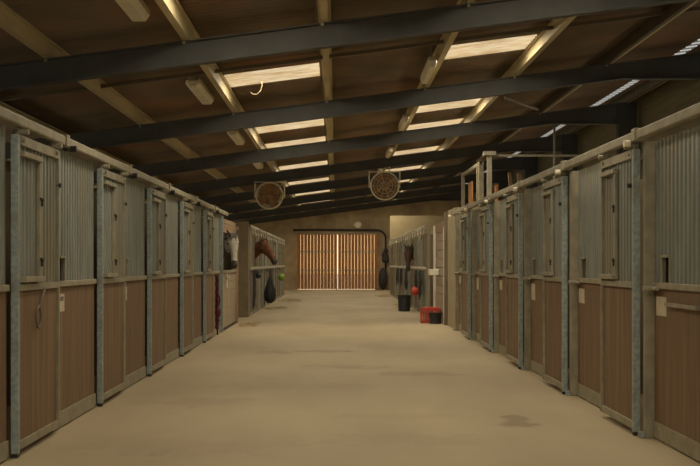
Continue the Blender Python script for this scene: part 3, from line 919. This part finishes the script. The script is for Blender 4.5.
    for pl in me.polygons:
        pl.use_smooth = True
        c = pl.center
        t = (c-poll).dot(d)/HL
        off = (c - poll - d*t*HL).length
        idx = 1
        if off < 0.21 and t > 0.10: idx = 0
        if off < 0.15 and t > 0.80: idx = 2
        if off < 0.14 and t < -0.02 and (c-poll).dot(nrm) > -0.02: idx = 1
        if c.z < 0.75: idx = 2
        pl.material_index = idx
    for sg in (-1, 1):
        e = MB(); n_ = MB()
        e.ball(poll + d*0.265*HL + sd*sg*0.108 + nrm*0.010, 0.019, 12)
        n_.ball(poll + d*0.945*HL + sd*sg*0.048 + nrm*0.018, 0.013, 8)
        e.build('eye', M['eye'], root, smooth=True)
        n_.build('nostril', M['eye'], root, smooth=True)
    # mane locks along the crest and a forelock
    mn = MB()
    rnd = random.Random(3)
    for i in range(26):
        t = i/25
        c = bez(p0, p1, p2, t)
        tan = ((p1-p0)*(1-t) + (p2-p1)*t).normalized()
        s0 = tan.cross(Z_).normalized(); u0 = s0.cross(tan)
        hb = .31*(1-t)**1.1+.15*(1-(1-t)**1.1)
        a = c + u0*(hb-0.01)
        L_ = 0.16+0.05*rnd.random()
        sg = -1 if i % 5 else 1
        mn.tube([a - s0*sg*0.0, a + u0*0.025 + s0*sg*0.04, a - u0*0.06 + s0*sg*0.105, a - u0*L_ + s0*sg*0.125], [0.022, 0.024, 0.018, 0.004], 6)
    for i in range(7):
        a = poll - d*0.03 + sd*(i-3)*0.013
        mn.tube([a, a + nrm*0.075 + d*0.02, a + nrm*0.075 + d*0.10 + sd*(i-3)*0.004, a + nrm*0.055 + d*(0.18+0.03*rnd.random())], [0.012, 0.014, 0.010, 0.003], 6)
    mn.build('mane', manem, root, smooth=True)
    if blaze:
        bz = MB(); rr = []
        for t, wd_, h in ((.22, .020, .080), (.4, .028, .074), (.6, .022, .057), (.78, .018, .050)):
            c = poll + d*t*HL
            rr.append([c + sd*wd_ + nrm*(h-.012), c + sd*wd_*0.6 + nrm*(h+.004), c - sd*wd_*0.6 + nrm*(h+.004), c - sd*wd_ + nrm*(h-.012)])
        bz.ring_faces(rr); bz.build('blaze', M['white'], root, smooth=True)
    if halter:
        ht = MB()
        for t in (.58,):
            a, b, o_ = .062, .090, -.036
            ht.tube(ell(poll + d*t*HL + nrm*o_, sd, nrm, a+.008, b+.008, 20), 0.011, 6, True)
        a, b, o_ = .075, .115, -.035
        ht.tube(ell(poll + d*0.02*HL + nrm*o_, sd, nrm, a+.012, b+.012, 20), 0.011, 6, True)
        for sg in (-1, 1):
            ht.tube([poll + d*0.02*HL + sd*sg*.088 - nrm*.03, poll + d*.3*HL + sd*sg*.108 - nrm*.06, poll + d*.58*HL + sd*sg*.07 - nrm*.036], 0.010, 6)
        ht.build('headcollar', halter, root, smooth=True)
    return root
# grey horse: face towards the camera
horse('grey horse with a pale face looking out over the boarded half door at left', (-2.62, 23.05, 0), 0,
      (0.60, -0.50, 1.87), (0.07, -0.24, -0.97), (0.16, -0.97, 0.2), M['hgrey'], M['hdgrey'], M['hmuz'], M['gmane'], scale=1.1)
horse('bay horse in profile with its head out over the left aisle', (-2.62, 30.45, 0), 0,
      (0.74, -0.25, 1.90), (0.44, -0.22, -0.78), (0.85, -0.1, 0.5), M['hbay'], M['hbay'], M['hmuz'], M['mane'], scale=1.15)
horse('dark bay horse facing the camera over the right stall front', (2.68, 33.6, 0), math.pi,
      (0.60, 0.50, 1.76), (0.02, 0.15, -0.98), (0.08, 0.95, 0.2), M['hbay2'], M['hbay2'], M['hmuz'], M['mane'], False, M['rope'], 1.12)

# ------------------------------------------------------------------ loose things
# maroon lead rope and headcollar on the sixth left front
p = thing('lead_rope', 'dark red plaited lead rope hanging down a left stall door', 'rope', (-2.125, 20.35, 0))
rp = MB()
def zz(z, a, k): return (0.02+0.008*math.sin(k), a, z)
for ph in (0, 1.6, 3.1):
    rp.tube([(0.02+0.018*math.cos(9*i/4+ph), 0.018*math.sin(9*i/4+ph)*1.5, EYE-0.22-0.045*i) for i in range(22)], 0.024, 6)
rp.build('rope', M['maroon'], p, smooth=True)
rp = MB()
rp.tube([(0.03, 0.02, 0.72), (0.04, 0.14, 0.74), (0.05, 0.20, 0.66), (0.04, 0.16, 0.56), (0.03, 0.03, 0.54)], 0.014)
rp.ball((0.035, 0.0, 0.45), 0.07, 10, (0.8, 1, 1.4)); rp.tube([(0.02, 0, 0.4), (0.02, 0.01, 0.2), (0.03, 0.0, 0.05)], 0.014)
rp.ball((0.03, 0.0, 0.30), 0.04, 10)
rp.build('tassel', M['maroon'], p, smooth=True)
hk = MB(); hk.cyl((-0.03, 0, EYE-0.22), (0.04, 0, EYE-0.22), 0.01); hk.build('hook', M['dark'], p)

def strap_bunch(name, label, cat, x, y, z, h, wd, m, n=5, seed=1, ax=1):
    r = random.Random(seed)
    mb = MB()
    for k in range(n):
        w_ = wd*(0.4+0.6*r.random()); hh = h*(0.55+0.45*r.random())
        o_ = (r.random()-.5)*wd*0.6
        pts = []
        for i in range(17):
            a = -math.pi/2 + 2*math.pi*i/16
            pts.append((ax*(0.02+0.02*r.random()+0.010*k), o_*(1-math.sin(a))/2 + w_/2*math.cos(a)*(1.2-math.sin(a))/2, -hh/2 + hh/2*math.sin(a)*-1 if False else -hh*(1-math.sin(a+math.pi/1.0*0))/2))
        mb.tube(pts, 0.011, 5)
    o = mb.build(name, m, smooth=True)
    o.location = (x, y, z)
    return tag(o, label, cat)
strap_bunch('headcollar', 'grey webbing headcollar hung on the first older left stall front', 'headcollar', -2.11, 29.0, 1.14, 1.0, 0.5, M['rope'], 6, 2)
strap_bunch('headcollar', 'dark headcollar straps beside the black hay net', 'headcollar', -2.11, 36.4, 1.12, 0.5, 0.5, M['rope'], 7, 5)
for k, (yy, hh, lab) in enumerate(((29.5, 0.75, 'dark headcollar hung right of the red ball on the right'), (31.1, 0.55, 'headcollar and rope hung left of the red ball on the right'),
                        (35.5, 0.7, 'headcollar hanging just beyond the dark bay horse'), (38.2, 0.6, 'headcollar hanging midway along the far right stalls'),
                        (40.5, 0.65, 'headcollar hanging on the fourth older right stall front'))):
    strap_bunch('headcollar', lab, 'headcollar', 2.222, yy, 1.12, hh, 0.45, M['rope'], 7, 11+k, -1)
# hay nets
def haynet(x, y, z, r, h, label):
    p = thing('hay_net', label, 'hay net', (x, y, z))
    mb = MB(); prof = [(0.02, 0), (0.05, -0.08), (r*0.55, -h*0.3), (r*0.9, -h*0.55), (r, -h*0.75), (r*0.8, -h*0.92), (r*0.35, -h), (0.02, -h-0.01)]
    mb.lathe(prof, n=18)
    b = mb.build('filled_net', M['black'], p, smooth=True)
    g = MB()
    for k in range(9):
        a = 2*math.pi*k/9
        for s_ in (-1, 1):
            g.tube([(pr*1.03*math.cos(a+s_*2.2*i/7), pr*1.03*math.sin(a+s_*2.2*i/7), zz_) for i, (pr, zz_) in enumerate(prof)], 0.006, 4)
    g.build('mesh_cord', M['rope'], p)
    c = MB().tube([(0, 0, -0.02), (-0.02, 0, 0.12), (-r*0.6, 0, 0.22)], 0.012); c.build('cord', M['rope'], p)
haynet(-1.95, 33.9, 0.93, 0.18, 0.78, 'full black hay net hanging on the left beyond the bay horse')
def hang_ball(x, y, z, r, m, label, cat='ball', ax=1):
    p = thing('hanging_ball', label, cat, (x, y, z))
    MB().ball((0, 0, 0), r, 18).build('ball', m, p, smooth=True)
    MB().cyl((0, 0, r*0.9), (0, 0, r*1.25), r*0.22, n=10).build('neck', m, p)
    MB().tube([(0, 0, r*1.2), (0, 0, (r*1.2+1.10-z)/2), ((XLB+0.06 if ax > 0 else XRB-0.06)-x, 0, 1.165-z)], 0.008, 6).build('cord', M['rope'], p)
hang_ball(-1.98, 41.6, 0.80, 0.125, M['green'], 'lime green toy ball hung on the far left stalls')
hang_ball(-2.00, 29.6, 1.00, 0.08, M['black'], 'small black ball hung under the rail below the bay horse')
hang_ball(2.06, 30.0, 0.58, 0.11, M['red'], 'round red toy ball hung beside the black bucket', 'ball', -1)
def bucket(x, y, r, h, label, ribs=True):
    p = thing('bucket', label, 'bucket', (x, y, 0))
    prof = [(0.01, 0.0), (r*0.86, 0.0)]
    n = 5 if ribs else 1
    for i in range(n):
        z0 = h*i/n
        rr = r*(0.87+0.11*i/n)
        prof += [(rr, z0+0.015), (rr, z0+h/n*0.75), (rr+0.008, z0+h/n*0.8), (rr+0.008, z0+h/n*0.95)]
    prof += [(r, h-0.01), (r*1.03, h), (r*0.96, h), (r*0.93, h-0.03), (r*0.82, 0.03), (0.01, 0.03)]
    MB().lathe(prof, n=28).build('tub', M['black'], p)
    a = [(r*1.02*math.cos(math.pi*i/14), -r*0.25*math.sin(math.pi*i/14)-r*0.8*math.sin(math.pi*i/14), h-0.02-0.03*math.sin(math.pi*i/14)) for i in range(15)]
    MB().tube(a, 0.006, 6).build('handle', M['dark'], p)
bucket(1.87, 31.5, 0.185, 0.44, 'tall black ribbed bucket standing on the floor by the right stalls')
bucket(2.16, 25.0, 0.145, 0.235, 'low black tub standing in front of the red crate', False)
p = thing('red_crate', 'red slatted plastic crate on the floor by the concrete pier', 'crate', (1.87, 25.25, 0))
cr = MB()
for (a, b, c, d) in ((0, 0.44, 0, 0.015), (0, 0.44, 0.31, 0.325), (0, 0.015, 0.0, 0.325), (0.425, 0.44, 0, 0.325)):
    for z in (0.0, 0.27): cr.box(a, b, c, d, z, z+0.045)
for i in range(9):
    x_ = 0.0+0.0535*i
    for yy in (0.0, 0.31): cr.box(x_-0.0, x_+0.02 if i < 8 else x_+0.012, yy+0.002, yy+0.013, 0.04, 0.275)
for i in range(6):
    yy = 0.05+0.05*i
    for x_ in (0.002, 0.427): cr.box(x_, x_+0.011, yy, yy+0.02, 0.04, 0.275)
cr.box(0, 0.44, 0, 0.325, 0.0, 0.012)
cr.build('slatted_body', M['red'], p)
MB().box(0.016, 0.424, 0.016, 0.309, 0.27, 0.297).build('tray', M['red'], p)
for k, (dx, dy, r_) in enumerate(((0.09, 0.09, 0.05), (0.25, 0.10, 0.055), (0.36, 0.18, 0.05), (0.18, 0.22, 0.05))):
    o = MB().ball((0, 0, 0), r_, 12, (1.1, 1, 0.55)).build('grooming_brush', M['red'], smooth=True)
    o.location = (1.87+dx, 25.25+dy, 0.325)
    tag(o, 'red brush lying on top of the red crate, %s from the left' % ['first', 'third', 'rightmost', 'second'][k], 'brush', 'brushes in the crate')
# straw swept along the stalls
def straw(x, y, rx, ry, n, label, seed):
    r = random.Random(seed); mb = MB()
    base = []
    for i in range(n):
        a = r.random()*2*math.pi; k = r.random()**0.7
        cx, cy = rx*k*math.cos(a), ry*k*math.sin(a)
        t = r.random()*math.pi; l = 0.03+0.05*r.random(); z = 0.006+0.03*(1-k)*r.random()
        mb.cyl((cx-l*math.cos(t), cy-l*math.sin(t), z), (cx+l*math.cos(t), cy+l*math.sin(t), z+0.01*r.random()), 0.005, n=3)
    o = mb.build('straw', M['straw']); o.location = (x, y, 0.001)
    tag(o, label, 'straw', None, 'stuff')
straw(-1.75, 33.5, 0.35, 1.2, 130, 'thin heap of straw below the black hay net', 1)
straw(-1.6, 40.5, 0.4, 1.6, 130, 'straw scattered at the far left stalls under the green ball', 2)
straw(-1.85, 24.6, 0.22, 1.0, 70, 'wisps of straw at the foot of the grey horse door', 3)
straw(1.95, 35.0, 0.25, 2.0, 100, 'straw scattered along the right stalls behind the black bucket', 4)
straw(1.9, 46.0, 0.3, 2.0, 90, 'straw at the far right corner near the gate', 5)
